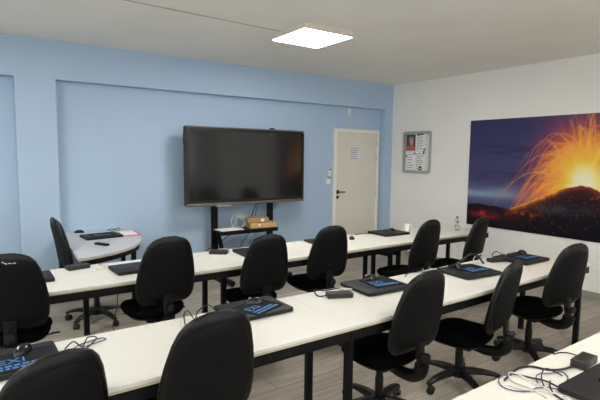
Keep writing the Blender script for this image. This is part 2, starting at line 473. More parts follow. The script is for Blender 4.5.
bm = B(); box(bm, (-.011, -1.55-1.275, .672+.744), (.020, 2.55, 1.488)); obj('panel', bm, M['paper'], t)

# ------------------------------------------------------------------ notice board on the right wall
t = thing('notice_board', 'glazed notice board with rounded aluminium frame on the white wall', 'notice board', (0, -.567, 1.712), R(-90))
bw, bh = .56, .67                                                   # local x runs towards the camera side, -y faces the room
def ringframe(bm, w, h, fw, r, y0, y1):
    o = rrect(w, h, r); i = rrect(w-2*fw, h-2*fw, max(r-fw, .004))
    q = [[(x, y0, z) for x, z in o], [(x, y1, z) for x, z in o], [(x, y1, z) for x, z in i], [(x, y0, z) for x, z in i]]
    rings(bm, q+[q[0]], cap=False)
bm = B(); ringframe(bm, bw, bh, .042, .045, -.001, -.045); obj('frame', bm, M['alu'], t, True)
bm = B(); box(bm, (0, -.006, 0), (bw-.06, .01, bh-.06)); obj('backing', bm, M['paper_grey'], t)
bm = B(); box(bm, (.243, -.046, 0), (.028, .012, bh-.13), bev=.004); obj('hinge_strip', bm, M['white_plastic'], t)
bm = B(); box(bm, (.168, -.047, .0), (.02, .014, .05), bev=.004); obj('lock', bm, M['black_plastic'], t)
BX = lambda x: -.567-x
gN = 'sheets pinned inside the notice board'
pt = thing('pinned_photo', 'colour portrait photo pinned top left in the notice board', 'photo', (-.0125, BX(-.135), 1.712+.155), R(-90))
bm = B(); box(bm, (0, 0, 0), (.19, .002, .26)); obj('photo_background', bm, M['photo_dark'], pt)
for nm, mm, dy, (cx, cz), pl in (
        ('face_patch', 'photo_skin', -.0018, (.012, .018), [(-.03, -.05), (.022, -.056), (.04, -.01), (.034, .04), (-.004, .056), (-.04, .02)]),
        ('hair_patch', 'photo_cyan', -.0024, (.006, .066), [(-.055, -.03), (-.01, -.012), (.045, -.026), (.056, .006), (.02, .03), (-.034, .024)]),
        ('clothing_patch', 'photo_red', -.0022, (-.002, -.082), [(-.088, -.044), (.088, -.044), (.084, .01), (.04, .046), (-.02, .034), (-.07, .04)])):
    bm = B(); prism(bm, pl, -.0006, .0006)
    o = obj(nm, bm, M[mm], pt); o.rotation_euler.x = R(90); o.location = (cx, dy, cz)
def head_mark(pg):
    bm = B(); box(bm, (.01, -.0015, .125), (.10, .001, .016)); box(bm, (-.055, -.0015, .118), (.03, .001, .03)); obj('heading', bm, M['ink_dark'], pg)
def diamond(pg):
    bm = B(); box(bm, (0, -.0015, -.115), (.062, .001, .062), rot=Matrix.Rotation(R(45), 3, 'Y')); obj('diamond_mark', bm, M['ink_dark'], pg)
    bm = B(); box(bm, (0, -.0024, -.115), (.05, .001, .012)); obj('diamond_text', bm, M['paper'], pg)
notice('pinned_sheet', 'printed sheet with dark heading pinned top right in the notice board', (-.0125, BX(.072), 1.712+.16), .195, .27, 9, 'x', gN, None, None, 0, head_mark)
notice('pinned_sheet', 'white sheet with blue lines pinned bottom left in the notice board', (-.0125, BX(-.135), 1.712-.145), .19, .27, 6, 'x', gN, None, M['ink_blue'])
notice('pinned_sheet', 'sheet with black diamond mark pinned bottom right in the notice board', (-.0125, BX(.072), 1.712-.145), .195, .30, 8, 'x', gN, None, None, 0, diamond)
for x, z, lab in ((-.04, -.02, 'round black magnet between the photo and the lower sheets'), (-.215, -.065, 'round black magnet at left edge of the notice board'),
                  (.16, .045, 'round black magnet beside the lower right sheet')):
    bm = B(); cyl(bm, (-.0145, BX(x), 1.712+z), (-.026, BX(x), 1.712+z), .013, n=14)
    tag(obj('magnet', bm, M['black_plastic'], None, True), lab, 'magnet', 'magnets on the notice board')

# ------------------------------------------------------------------ display on its stand
t = thing('flat_display', 'large dark flat panel display on a black stand by blue wall', 'television', (-2.886, -.20, 1.485))
W_, H_ = 1.762, 1.0
bm = B(); box(bm, (0, .045, 0), (W_-.01, .07, H_-.01), bev=.01); obj('casing', bm, M['black_plastic'], t)
bm = B()
box(bm, (0, -.002, H_/2-.009), (W_, .05, .018), bev=.004); obj('top_trim', bm, M['tv_metal'], t)
bm = B(); box(bm, (0, -.004, -H_/2+.018), (W_, .056, .036), bev=.006); obj('bottom_trim', bm, M['tv_metal'], t)
bm = B()
box(bm, (-W_/2+.009, -.002, 0), (.018, .05, H_-.06), bev=.004); box(bm, (W_/2-.009, -.002, 0), (.018, .05, H_-.06), bev=.004)
obj('side_trim', bm, M['black_plastic'], t)
bm = B(); box(bm, (0, -.004, .008), (W_-.034, .024, H_-.06)); obj('bezel', bm, M['bezel'], t)
bm = B(); box(bm, (.0, -.0135, .008), (W_-.10, .008, H_-.125)); obj('screen', bm, M['screen'], t)
bm = B(); box(bm, (.36, -.002, H_/2+.008), (.07, .03, .022), bev=.006); obj('camera', bm, M['black_plastic'], t)
bm = B(); box(bm, (-W_/2-.012, .0, .34), (.022, .04, .14), bev=.005); obj('side_module', bm, M['black_plastic'], t)
bm = B(); box(bm, (-.38, -.012, -H_/2-.004), (.20, .05, .018), bev=.004); obj('label_strip', bm, M['alu'], t)

t = thing('display_stand', 'black steel stand carrying the display, shelf between its posts', 'stand', (-2.903, -.09, 0))
for sx in (-1, 1):
    bm = B(); box(bm, (sx*.425, .02, .75), (.085, .045, 1.42), bev=.005); obj('post', bm, M['desk_metal'], t)
    bm = B(); bar(bm, (sx*.425, .12, .05), (sx*.425, -.52, .05), .06, .05, .005); lg = obj('foot', bm, M['desk_metal'], t)
    for yy in (.09, -.49):
        bm = B(); cyl(bm, (sx*.425-.014, yy, .03), (sx*.425+.014, yy, .03), .0295, n=18); obj('caster', bm, M['black_plastic'], lg, True)
    bm = B(); bar(bm, (sx*.40, -.015, .645), (sx*.36, -.25, .10), .05, .035, .004); obj('brace', bm, M['desk_metal'], t)
bm = B(); box(bm, (-.04, -.115, .652), (.85, .30, .022), bev=.004); box(bm, (-.04, -.26, .637), (.85, .02, .048), bev=.004); obj('shelf', bm, M['desk_metal'], t)
bm = B(); box(bm, (0, .02, 1.3), (.77, .03, .09), bev=.004); box(bm, (0, .02, 1.0+.7), (.77, .03, .09), bev=.004); box(bm, (0, .02, .16), (.76, .04, .06), bev=.004); obj('crossbar', bm, M['desk_metal'], t)
SZ = .664
bm = B(); box(bm, (-3.20, -.25, SZ+.006), (.32, .20, .010), R(4), .002)
tag(obj('paper_pad', bm, M['paper'], None), 'flat white paper pad at left end of the display stand shelf', 'paper')
bm = B()
for k in range(6):
    tl = -.5+.22*k; ra = .075+.012*(k % 3); pts = []
    for i in range(15):
        a = 2*math.pi*i/14+k
        px = ra*1.15*math.cos(a); pz = ra*math.sin(a)
        pts.append((-3.04+px*math.cos(tl)+.012*k-.02, -.21+px*math.sin(tl)*.8, SZ+ra+.006+pz))
    tube(bm, pts, .0026, 6, 2)
tag(obj('cable_coil', bm, M['cable_white'], None, True), 'loose coil of white cable standing on the display stand shelf', 'cable')
t = thing('cardboard_box', 'long brown cardboard box lying on shelf under a smaller box', 'box', (-2.725, -.235, SZ), R(-6), 'brown boxes on the shelf')
bm = B(); box(bm, (0, 0, .036), (.38, .20, .07), bev=.004); obj('carton', bm, M['cardboard'], t)
bm = B(); box(bm, (-.06, -.1012, .04), (.03, .002, .026)); obj('sticker', bm, M['paper'], t)
bm = B(); box(bm, (.0, 0, .0716), (.38, .035, .0012)); obj('tape', bm, M['cardboard_dark'], t)
t = thing('cardboard_box', 'smaller brown box stacked on the long box on shelf', 'box', (-2.785, -.23, SZ+.074), R(-14), 'brown boxes on the shelf')
bm = B(); box(bm, (0, 0, .034), (.30, .15, .062), bev=.005); obj('carton', bm, M['cardboard_dark'], t)
bm = B(); box(bm, (.065, -.0762, .03), (.045, .002, .036)); obj('sticker', bm, M['paper'], t)
for i, (x0, x1, m, lab) in enumerate(((-2.36, -2.60, 'cable_purple', 'inner of two purple cables hanging slanting under display right side'),
                                       (-2.31, -2.56, 'cable_purple', 'outer of two purple cables hanging slanting under display right side'),
                                       (-2.64, -2.72, 'cable_black', 'black cable hanging beside the right stand post'))):
    bm = B(); tube(bm, [(x0, -.10, 1.02), (x0-.02, -.08, .97), ((x0+x1)/2-.02, -.05, .82), (x1, -.04, .66), (x1-.16, .0, .42), (x1-.3, .02, .2), (x1-.5, .02, .008)], .0045, 6)
    tag(obj('hanging_cable', bm, M[m], None, True), lab, 'cable', 'cables hanging under the display')
bm = B(); tube(bm, [(-3.42, .02, .36), (-3.2, .03, .46), (-2.98, .03, .58), (-2.8, .04, .60), (-2.66, .04, .90), (-2.62, .0, 1.0)], .006, 6)
tag(obj('hanging_cable', bm, M['cable_black'], None, True), 'black cable slanting along blue wall behind the stand shelf', 'cable', 'cables hanging under the display')

# ------------------------------------------------------------------ desks
TZ = .74
def desk(label, x0, x1, yn, yf, fl, fr, ib=.058, inf=.058, rib=None, rinf=None, group='white training desks in rows'):
    """straight desk; fl / fr are the x of its left and right leg frames"""
    t = thing('training_desk', label, 'desk', ((x0+x1)/2, (yn+yf)/2, 0), 0, group)
    w = x1-x0; d = yf-yn
    bm = B(); box(bm, (0, 0, TZ-.0075), (w-.0004, d, .015), bev=.0012); top = obj('tabletop', bm, M['desk_top'], t)
    bm = B(); box(bm, (0, 0, TZ-.0205), (w-.0004, d, .0108)); obj('edge_band', bm, M['desk_edge'], top)
    for s, nm in ((-1, 'apron'), (1, 'apron')):
        bm = B(); box(bm, (0, s*(d/2-.022), TZ-.026-.029), (w-.004, .03, .058), bev=.002); obj(nm, bm, M['desk_metal'], t)
    for xx in (x0+.02, x1-.02):
        bm = B(); box(bm, (xx-(x0+x1)/2, 0, TZ-.026-.024), (.03, d-.09, .048), bev=.002); obj('end_rail', bm, M['desk_metal'], t)
    for fx in (fl, fr):
        if fx == fr and rib is not None: ib, inf = rib, rinf
        lx = fx-(x0+x1)/2
        for s in (-1, 1):
            bm = B(); box(bm, (lx, s*d/2-s*(inf if s > 0 else ib), (TZ-.026)/2+.001), (.04, .04, TZ-.03), bev=.003); lg = obj('leg', bm, M['desk_metal'], t)
            bm = B(); box(bm, (lx, s*d/2-s*(inf if s > 0 else ib), .006), (.046, .046, .012), bev=.003); obj('leg_cap', bm, M['black_plastic'], lg)
        bm = B(); box(bm, (lx, (ib-inf)/2, .585), (.034, d-ib-inf-.041, .045), bev=.003); obj('side_rail', bm, M['desk_metal'], t)
    return t
R1N, R1F = -2.385, -1.725
R2N, R2F = -3.908, -3.296
R3F, R3N = -4.68, -5.29
I1 = dict(ib=.17, inf=.105)
desk('left desk of the far row in front of the scuffed chair', -6.25, -4.1302, R1N, R1F, -6.12, -4.23, **I1)
desk('middle desk of the far row, in front of the display', -4.1300, -2.2062, R1N, R1F, -3.80, -2.27, **I1)
desk('right desk of the far row with the white cup and water bottle', -2.206, -.735, R1N, R1F, -2.145, -.79, **I1)
desk('left desk of the middle row beside the two nearest chairs', -6.45, -4.3002, R2N, R2F, -6.33, -4.93)
desk('long right desk of the middle row reaching towards the volcano wall', -4.300, -1.595, R2N, R2F, -4.235, -1.65, .10, .14, .058, .058)
desk('front desk at bottom right edge with tangled cables', -4.95, -3.08, R3F-.61, R3F, -4.89, -3.14)
desk('front desk continuing beyond the right edge of view', -3.078, -1.5, R3F-.61, R3F, -3.02, -1.56)

# teacher desk with the rounded end
t = thing('rounded_desk', 'grey teacher desk with rounded end against the blue wall', 'desk', (0, 0, 0))
poly = [(-5.15, -.02), (-5.198, -1.42), (-5.16, -1.425), (-5.02, -1.375), (-4.88, -1.30), (-4.75, -1.20), (-4.64, -1.08), (-4.545, -.93), (-4.48, -.77),
        (-4.435, -.60), (-4.40, -.43), (-4.385, -.26), (-4.39, -.10), (-4.42, .03), (-4.47, .115), (-5.09, .115), (-5.09, -.02)]
bm = B(); prism(bm, poly, TZ-.014, TZ); tp = obj('tabletop', bm, M['grey_top'], t)
bm = B(); prism(bm, poly, TZ-.027, TZ-.0142); obj('edge_band', bm, M['desk_edge'], tp)
cxp, cyp = -4.85, -.62
inn = [(cxp+(x-cxp)*.93, cyp+(y-cyp)*.95) for x, y in poly]
bm = B()
for a, b in zip(inn[1:14], inn[2:15]): bar(bm, (*a, TZ-.052), (*b, TZ-.052), .025, .046)
obj('apron', bm, M['desk_metal'], t)
for x, y in ((-5.122, -1.255), (-5.13, -.06), (-4.50, -.10), (-4.545, -.70)):
    bm = B(); box(bm, (x, y, (TZ-.027)/2), (.045, .045, TZ-.027), bev=.003); lg = obj('leg', bm, M['desk_metal'], t)
    bm = B(); cyl(bm, (x, y, 0), (x, y, .012), .028, n=16); obj('leg_cap', bm, M['black_plastic'], lg, True)

# ------------------------------------------------------------------ office chair
ZB, ZT, HWX = .546, 1.034, .211
def hw(s):
    S = [0, .03, .08, .16, .28, .42, .6, .78, .88, .94, .98, 1.0]
    V = [.66, .82, .93, .985, 1.0, .985, .915, .805, .70, .575, .40, .19]
    return HWX*float(np.interp(s, S, V))
def backline(s): return -.262-.10*s**1.4
def back_loft(kind):
    """backrest solids: 'pad' is the upholstered back with rolled rim, 'cover' the creased rear panel inside that rim"""
    rs = []; n = 30; m = 19
    for i in range(n+1):
        s = .5-.5*math.cos(math.pi*i/n)
        endf = max(0., 1-abs(2*s-1)**9)
        ring = []
        if kind == 'pad':
            w = hw(s); z = ZB+s*(ZT-ZB); yb = backline(s)
            for side, t0, bul in ((1, .002, .046), (-1, .002, .026)):
                for j in range(m):
                    x = math.sin((-1+2*j/(m-1))*math.pi/2*side)
                    f = max(0., 1-abs(x)**3.2)**.55*endf
                    y = side*(t0+bul*f)
                    if side > 0: y += .014*(x*x)*(1-s)*endf
                    ring.append((w*x, yb+y, z))
        else:
            w = hw(s)*.88; z = ZB+.026+s*(ZT-ZB-.058); yb = backline((z-ZB)/(ZT-ZB))
            for side in (1, -1):
                for j in range(m):
                    x = math.sin((-1+2*j/(m-1))*math.pi/2*side)
                    f = max(0., 1-abs(x)**10)**.5*endf
                    if side > 0: y = -.012
                    else:
                        c = float(np.interp(abs(x), [0, .27, .30, .95, 1], [1, 1, .94, .12, 0]))
                        y = -.014-.010*f-.030*c*endf*(1-.6*s)
                    ring.append((w*x, yb+y, z))
        rs.append(ring)
    bm = B(); rings(bm, rs); return bm
GC = 'black office chairs'
def make_chair(label):
    t = thing('office_chair', label, 'chair', (0, 0, 0), 0, GC)
    # seat
    bm = B(); rs = []
    base = []
    for i in range(40):
        a = 2*math.pi*i/40; ca, sa = math.cos(a), math.sin(a)
        base.append((.218*abs(ca)**.62*math.copysign(1, ca), .207*abs(sa)**.62*math.copysign(1, sa)))
    for k, z in ((.80, .424), (.95, .432), (1.0, .452), (.985, .475), (.93, .488), (.7, .494), (.3, .49)):
        rs.append([(x*k*(1 if y > 0 else .96), y*k+.0, z-.016*max(0, (y*k-.08)/.145)**2) for x, y in base])
    rings(bm, rs); obj('seat', bm, M['seat_fabric'], t, True)
    bm = B(); rings(bm, [[(x*k, y*k+.0, z) for x, y in base] for k, z in ((.70, .404), (.84, .410), (.90, .424))]); obj('seat_pan', bm, M['chair_plastic'], t, True)
    # back
    bk = obj('backrest', back_loft('pad'), M['chair_fabric'], t, True)
    obj('back_cover', back_loft('cover'), M['shell_fabric'], t, True)
    bm = B(); P = []
    for i in range(33):
        s = i/32; P.append((hw(s)*.995, backline(s)+.004, ZB+s*(ZT-ZB)))
    P = P+[(-x, y, z) for x, y, z in reversed(P)]
    tube(bm, P, .004, 8, 1); obj('piping', bm, M['piping'], bk, True)
    # carrier bar and mechanism
    bm = B(); rs = []
    path = [(.0, -.02, .395), (.0, -.16, .385), (.0, -.25, .39), (.0, -.312, .43), (.0, -.322, .49), (.0, -.312, .55), (.0, -.312, .62)]
    sp = smoothpts(path, 5)
    for i, q in enumerate(sp):
        d = (sp[min(i+1, len(sp)-1)]-sp[max(i-1, 0)]).normalized(); nrm = Vector((0, -d.z, d.y))
        w = .034; h = .009
        rs.append([q+Vector((w*cx_, 0, 0))+nrm*h*cy_ for cx_, cy_ in ((1, .6), (.8, 1), (-.8, 1), (-1, .6), (-1, -.6), (-.8, -1), (.8, -1), (1, -.6))])
    rings(bm, rs); obj('back_bar', bm, M['chair_plastic'], t, True)
    bm = B()
    tube(bm, [(0, -.10, .39), (0, -.18, .382), (0, -.26, .392), (0, -.315, .43), (0, -.328, .48)], .034, 14, 5, .042)
    obj('bar_cover', bm, M['chair_plastic'], t, True)
    bm = B(); cyl(bm, (.0, -.32, .535), (.0, -.358, .535), .020, n=18); cyl(bm, (0, -.352, .535), (0, -.368, .535), .027, .024, n=18); obj('knob', bm, M['piping'], t, True)
    bm = B(); box(bm, (0, 0, .385), (.16, .22, .045), bev=.012); obj('mechanism', bm, M['chair_plastic'], t, True)
    bm = B(); tube(bm, [(.06, .0, .385), (.15, .0, .388), (.22, .01, .395)], .006, 8); box(bm, (.235, .012, .396), (.05, .022, .010), bev=.004); obj('lever', bm, M['chair_plastic'], t, True)
    bm = B(); lathe(bm, [(.018, .21), (.018, .405)], n=18); cyl(bm, (0, 0, .07), (0, 0, .25), .027, n=20); cyl(bm, (0, 0, .245), (0, 0, .30), .024, .022, n=20); obj('gas_column', bm, M['chair_plastic'], t, True)
    bm = B(); lathe(bm, [(.03, .06), (.05, .066), (.053, .11), (.046, .13), (.032, .135)], n=24); obj('hub', bm, M['chair_plastic'], t, True)
    for k in range(5):
        a = 2*math.pi*k/5+R(18); c, s = math.cos(a), math.sin(a)
        bm = B(); rs = []
        for r_, z, w, h in ((.035, .103, .030, .026), (.10, .106, .027, .022), (.17, .103, .024, .018), (.24, .092, .021, .015), (.285, .078, .019, .013), (.30, .072, .014, .009)):
            rs.append([(r_*c-o*w*s, r_*s+o*w*c, z+q*h) for o, q in ((1, -.8), (1, .4), (.6, 1), (-.6, 1), (-1, .4), (-1, -.8))])
        rings(bm, rs); lg = obj('leg', bm, M['chair_plastic'], t, True)
        bm = B(); px, py = .285*c, .285*s; b2 = a+R(50+37*k); tx, ty = math.cos(b2), math.sin(b2)
        for o in (-1, 1):
            q = Vector((px-.012*ty*0+tx*.012, py+ty*.012, .027)); ax = Vector((-ty, tx, 0))
            cyl(bm, q+ax*o*.006, q+ax*o*.022, .0265, n=20)
        cyl(bm, (px, py, .03), (px, py, .078), .009, n=10)
        bmesh.ops.create_uvsphere(bm, u_segments=12, v_segments=8, radius=.026, matrix=Matrix.Translation((px+tx*.012, py+ty*.012, .034)) @ Matrix.Diagonal((.9, .9, 1, 1)))
        obj('caster', bm, M['black_plastic'], lg, True)
    return t
CH = [  # x, y, yaw in degrees, height setting, label
    (-5.72, -2.18, -8, .008, 'black office chair with pale scuffs across its backrest, far row'),
    (-4.832, -2.249, 2, 0.035, 'black office chair between rounded teacher desk and display, back turned'),
    (-3.995, -2.245, -4, -0.02, 'black office chair in front of the brown cardboard boxes'),
    (-3.284, -2.167, -5, -0.016, 'black office chair in front of the cream door, far row'),
    (-2.362, -2.455, 3.6, 0.005, 'black office chair just right of the white cup, far row'),
    (-1.54, -2.434, 9, -0.025, ''),
    (-5.81, -3.72, 16, -.05, 'nearest black office chair at lower left beside laptop with blue lettering'),
    (-5.17, -3.729, 2, -0.007, 'large near black office chair at bottom centre left, middle row'),
    (-3.86, -3.68, 1, -.03, 'black office chair beside the power adapter, middle row'),
    (-3.095, -3.71, 12.5, -.07, 'second black office chair from the volcano wall, middle row'),
    (-2.25, -3.755, -9, -.02, 'black office chair at right end of middle row under the volcano picture'),
    (-4.962, -0.904, -87, 0.007, 'black office chair facing sideways at the rounded teacher desk'),
]
CH[5] = (*CH[5][:4], 'rightmost black office chair of the far row, nearest the water bottle')
proto = None
for i, (x, y, a, dz, lab) in enumerate(CH):
    if proto is None:
        c = proto = make_chair(lab)
    else:
        c = dup(proto)
    c['label'] = lab; c.location = (x, y, 0); c.rotation_euler.z = R(a)
    for ch in c.children:                                           # gas-lift height of seat and back
        if ch.name.split('.')[0] not in ('leg', 'hub', 'gas_column'): ch.location.z = dz
# scuffs on the first chair only
bm = B(); rng = random.Random(5)
for i in range(11):
    x = -.115+.016*i+rng.uniform(-.004, .004)
    box(bm, (x, backline(.93)-.030, ZB+.93*(ZT-ZB)+rng.uniform(-.006, .006)-.0008*i), (rng.uniform(.006, .016), .002, rng.uniform(.003, .007)), rot=Matrix.Rotation(rng.uniform(-.5, .5), 3, 'Y'))
sc = obj('scuff', bm, M['scuff'], proto); sc['label'] = 'pale scuff marks'

# ------------------------------------------------------------------ things on the desks
def textmesh(body, size):
    cu = bpy.data.curves.new('txt', 'FONT'); cu.body = body; cu.size = size; cu.extrude = .0004
    o = bpy.data.objects.new('txt', cu); COL.objects.link(o)
    dg = bpy.context.evaluated_depsgraph_get()
    me = bpy.data.meshes.new_from_object(o.evaluated_get(dg))
    bpy.data.objects.remove(o); return me
LW, LD = .375, .285
def make_laptop(label):
    t = thing('laptop', label, 'laptop', (0, 0, TZ), 0, 'closed black laptops')
    bm = B(); prism(bm, rrect(LW, LD, .018), .003, .0135)
    for sx in (-1, 1):
        for sy in (-1, 1): cyl(bm, (sx*.15, sy*.11, 0), (sx*.15, sy*.11, .004), .010, n=10)
    obj('base', bm, M['laptop_base'], t)
    bm = B(); rings(bm, [[(x, y, .0145) for x, y in rrect(LW, LD, .018)], [(x, y, .0225) for x, y in rrect(LW, LD, .018)], [(x, y, .0245) for x, y in rrect(LW-.008, LD-.008, .016)]])
    obj('lid', bm, M['laptop'], t, True)
    bm = B(); cyl(bm, (-.13, LD/2-.004, .013), (.13, LD/2-.004, .013), .0075, n=12); obj('hinge', bm, M['laptop_base'], t, True)
    return t
LAP = [ # x, y, yaw, label
    (-5.655, -1.98, 0, 'closed black laptop at left end of far row, partly behind the scuffed chair'),
    (-4.885, -2.06, 3, 'closed black laptop on far row in front of the rounded teacher desk'),
    (-3.79, -2.0, -4, 'closed black laptop on far row behind the chair facing the cardboard boxes'),
    (-2.93, -1.93, 0, 'closed black laptop on far row mostly hidden behind the chair by the door'),
    (-1.965, -1.885, -2, 'closed black laptop on far row near the paper cup'),
    (-5.82, -3.47, 1, 'closed black laptop under a mouse pad at left end of middle row'),
    (-4.615, -3.41, 1, 'closed black laptop under a tilted mouse pad on the left middle desk'),
    (-3.675, -3.44, -3, 'closed black laptop beside the power adapter on the middle row'),
    (-2.78, -3.54, -6, 'closed black laptop under a mouse pad between two middle row chairs'),
    (-1.975, -3.50, 0, 'closed black laptop at right end of middle row under mouse pad'),
    (-3.92, -5.01, 0, 'closed black laptop at bottom right corner on front desk'),
    (-4.80, -.42, 6, 'closed black laptop on the grey teacher desk'),
]
lp = None
for i, (x, y, a, lab) in enumerate(LAP):
    o = lp = make_laptop(lab) if lp is None else lp
    if i: o = dup(lp)
    o['label'] = lab; o.location = (x, y, TZ); o.rotation_euler.z = R(a)
    if i in (4, 7, 8, 9): o.scale = (1.03, 1.12, 1)
LT = TZ+.0248
def make_pad(label):
    t = thing('mouse_pad', label, 'mouse pad', (0, 0, 0), 0, 'dark printed mouse pads')
    bm = B(); prism(bm, rrect(.235, .20, .008), 0, .004); obj('mat', bm, M['pad'], t)
    me = textmesh('EXI', .072); me.materials.append(M['pad_blue'])
    o = bpy.data.objects.new('lettering', me); COL.objects.link(o); o.parent = t; o.location = (-.098, -.022, .0046)
    bm = B()
    for r_, z in ((0, -.048), (1, -.074)):
        x = -.098
        rr = random.Random(r_+3)
        while x < .07:
            l = rr.uniform(.014, .034); box(bm, (x+l/2, z, .0047), (l, .015, .001)); x += l+.007
    obj('small_lettering', bm, M['pad_blue'], t)
    return t
PADS = [
    (-5.765, -3.50, 2, 'dark mouse pad with blue lettering at left end of middle row'),
    (-4.60, -3.43, 24, 'dark mouse pad turned askew on the laptop of left middle desk'),
    (-3.62, -3.435, -6, 'dark mouse pad with blue print beside the power adapter'),
    (-2.72, -3.53, -4, 'dark mouse pad with blue print between two middle row chairs'),
    (-1.93, -3.50, 0, 'dark mouse pad with blue print at right end of middle row'),
    (-4.79, -.41, 6, 'dark mouse pad with blue print on the teacher desk laptop'),
]
pp = None
for i, (x, y, a, lab) in enumerate(PADS):
    if pp is None: pp = o = make_pad(lab)
    else: o = dup(pp)
    o['label'] = lab; o.location = (x, y, LT+.0003); o.rotation_euler.z = R(a)
def make_mouse(label):
    t = thing('computer_mouse', label, 'mouse', (0, 0, 0), 0, 'black computer mice')
    bm = B(); rs = []
    n = 24
    for k in range(8):
        f = k/7; zz = .034*math.sin(f*math.pi/2); sc_ = math.cos(f*math.pi/2*.985)
        rs.append([(.031*sc_*math.cos(2*math.pi*j/n)*(1-.10*math.sin(2*math.pi*j/n)), .056*sc_*math.sin(2*math.pi*j/n)-.006*f, .001+zz) for j in range(n)])
    rings(bm, rs); obj('body', bm, M['mouse'], t, True)
    bm = B(); cyl(bm, (-.0035, .028, .0285), (.0035, .028, .0285), .0085, n=14); obj('scroll_wheel', bm, M['steel'], t, True)
    return t
PT = LT+.0045
MICE = [
    (-5.765, -3.42, PT, 150, 'black mouse on blue lettered pad at left end of middle row'),
    (-4.585, -3.37, PT, 70, 'black mouse on the askew pad of left middle desk'),
    (-3.645, -3.345, PT, 75, 'glossy black mouse on pad beside the power adapter'),
    (-2.80, -3.455, PT, -50, 'black mouse on pad between two middle row chairs'),
    (-1.85, -3.44, PT, -30, 'black mouse on pad at right end of middle row'),
    (-1.90, -1.86, LT, 80, 'black mouse on far row laptop near the paper cup'),
    (-2.57, -1.93, TZ, -40, 'black mouse on far row just right of the chair by the door'),
    (-4.95, -.01, TZ, 60, 'black mouse at far left of the grey teacher desk'),
    (-4.79, -2.02, LT, 60, 'black mouse on laptop in front of the teacher desk'),
]
mo = None
for i, (x, y, z, a, lab) in enumerate(MICE):
    if mo is None: mo = o = make_mouse(lab)
    else: o = dup(mo)
    o['label'] = lab; o.location = (x, y, z); o.rotation_euler.z = R(a)
def adapter(x, y, a, s, label):
    t = thing('power_adapter', label, 'power adapter', (x, y, TZ), R(a), 'black power adapters')
    bm = B(); box(bm, (0, 0, s[2]/2), s, bev=.004); obj('brick', bm, M['adapter'], t)
    bm = B(); box(bm, (s[0]/2+.003, 0, s[2]*.5), (.012, .02, s[2]*.5), bev=.002); obj('socket', bm, M['black_plastic'], t)
    bm = B(); box(bm, (0, 0, s[2]+.0002), (s[0]*.6, s[1]*.5, .0006)); obj('label_plate', bm, M['black_plastic'], t)
adapter(-4.03, -3.475, -24, (.165, .070, .032), 'flat black power adapter lying beside middle row laptop')
adapter(-3.765, -4.815, 4, (.135, .062, .034), 'square black power adapter on the front desk at right edge')
adapter(-2.23, -3.42, -14, (.15, .065, .03), 'black power adapter between the two right middle row laptops')
adapter(-4.105, -1.86, -38, (.16, .085, .03), 'black power adapter on far row left of the chair facing cardboard boxes')
adapter(-5.27, -1.80, 10, (.16, .09, .032), 'black power adapter on far row beside the teacher chair')
# phone on the front laptop, papers and remote on the teacher desk
t = thing('smartphone', 'black phone lying on the front laptop at right edge', 'phone', (-3.85, -4.97, LT+.0002), R(5))
bm = B(); prism(bm, rrect(.16, .078, .009), 0, .009); obj('body', bm, M['laptop_base'], t)
bm = B(); prism(bm, rrect(.154, .072, .007), .0091, .0096); obj('glass', bm, M['mouse'], t)
t = thing('remote_control', 'black remote control lying on the grey teacher desk', 'remote', (-4.90, -.90, TZ), R(-62))
bm = B(); box(bm, (0, 0, .011), (.17, .045, .021), bev=.006); obj('body', bm, M['black_plastic'], t)
bm = B()
for i in range(5):
    for j in (-1, 1): box(bm, (-.06+.025*i, j*.01, .022), (.012, .010, .003))
obj('buttons', bm, M['adapter'], t)
t = thing('paper_folder', 'white papers on a red folder on the teacher desk', 'papers', (-4.495, -.36, TZ), R(-4))
bm = B(); box(bm, (0, 0, .004), (.18, .30, .008)); obj('folder', bm, M['red'], t)
bm = B(); box(bm, (-.01, .008, .0095), (.158, .275, .003), R(2)); obj('sheets', bm, M['paper'], t)
t = thing('reading_glasses', 'dark folded glasses lying behind the teacher desk papers', 'glasses', (-4.58, -.09, TZ), R(10))
bm = B()
for sx in (-1, 1): tube(bm, [(sx*.034+.024*math.cos(a), .0, .02+.018*math.sin(a)) for a in [i*math.pi/5 for i in range(11)]], .002, 6, 3)
obj('rims', bm, M['black_plastic'], t, True)
bm = B()
tube(bm, [(-.06, 0, .025), (-.062, .06, .012), (.05, .075, .003)], .0022, 6); tube(bm, [(.06, 0, .025), (.062, .07, .012), (-.05, .085, .003)], .0022, 6)
obj('temples', bm, M['black_plastic'], t, True)
# cup and bottle
t = thing('paper_cup', 'white cup with handle on right desk of the far row', 'cup', (-1.63, -1.86, TZ), R(-30))
bm = B(); lathe(bm, [(.026, 0), (.029, .002), (.036, .088), (.038, .09), (.0335, .088), (.026, .01), (.004, .008)], n=28); obj('body', bm, M['cup'], t, True)
bm = B(); tube(bm, [(.033, 0, .07), (.055, 0, .068), (.06, 0, .045), (.05, 0, .025), (.031, 0, .022)], .005, 8); obj('handle', bm, M['cup'], t, True)
t = thing('water_bottle', 'small clear plastic bottle on far row right desk near picture', 'bottle', (-1.03, -2.13, TZ))
bm = B(); lathe(bm, [(.022, 0), (.029, .006), (.030, .05), (.028, .055), (.030, .06), (.030, .10), (.028, .115), (.012, .145), (.011, .152)], n=24); obj('body', bm, M['bottle'], t, True)
bm = B(); lathe(bm, [(.0135, .152), (.0135, .168), (.012, .17), (.003, .17)], n=18); obj('cap', bm, M['black_plastic'], t, True)
bm = B(); lathe(bm, [(.0304, .064), (.0304, .096)], n=24); obj('wrapper', bm, M['paper'], t, True)
t = thing('water_bottle', 'second, shorter clear bottle with dark cap beside the taller bottle', 'bottle', (-1.075, -2.17, TZ))
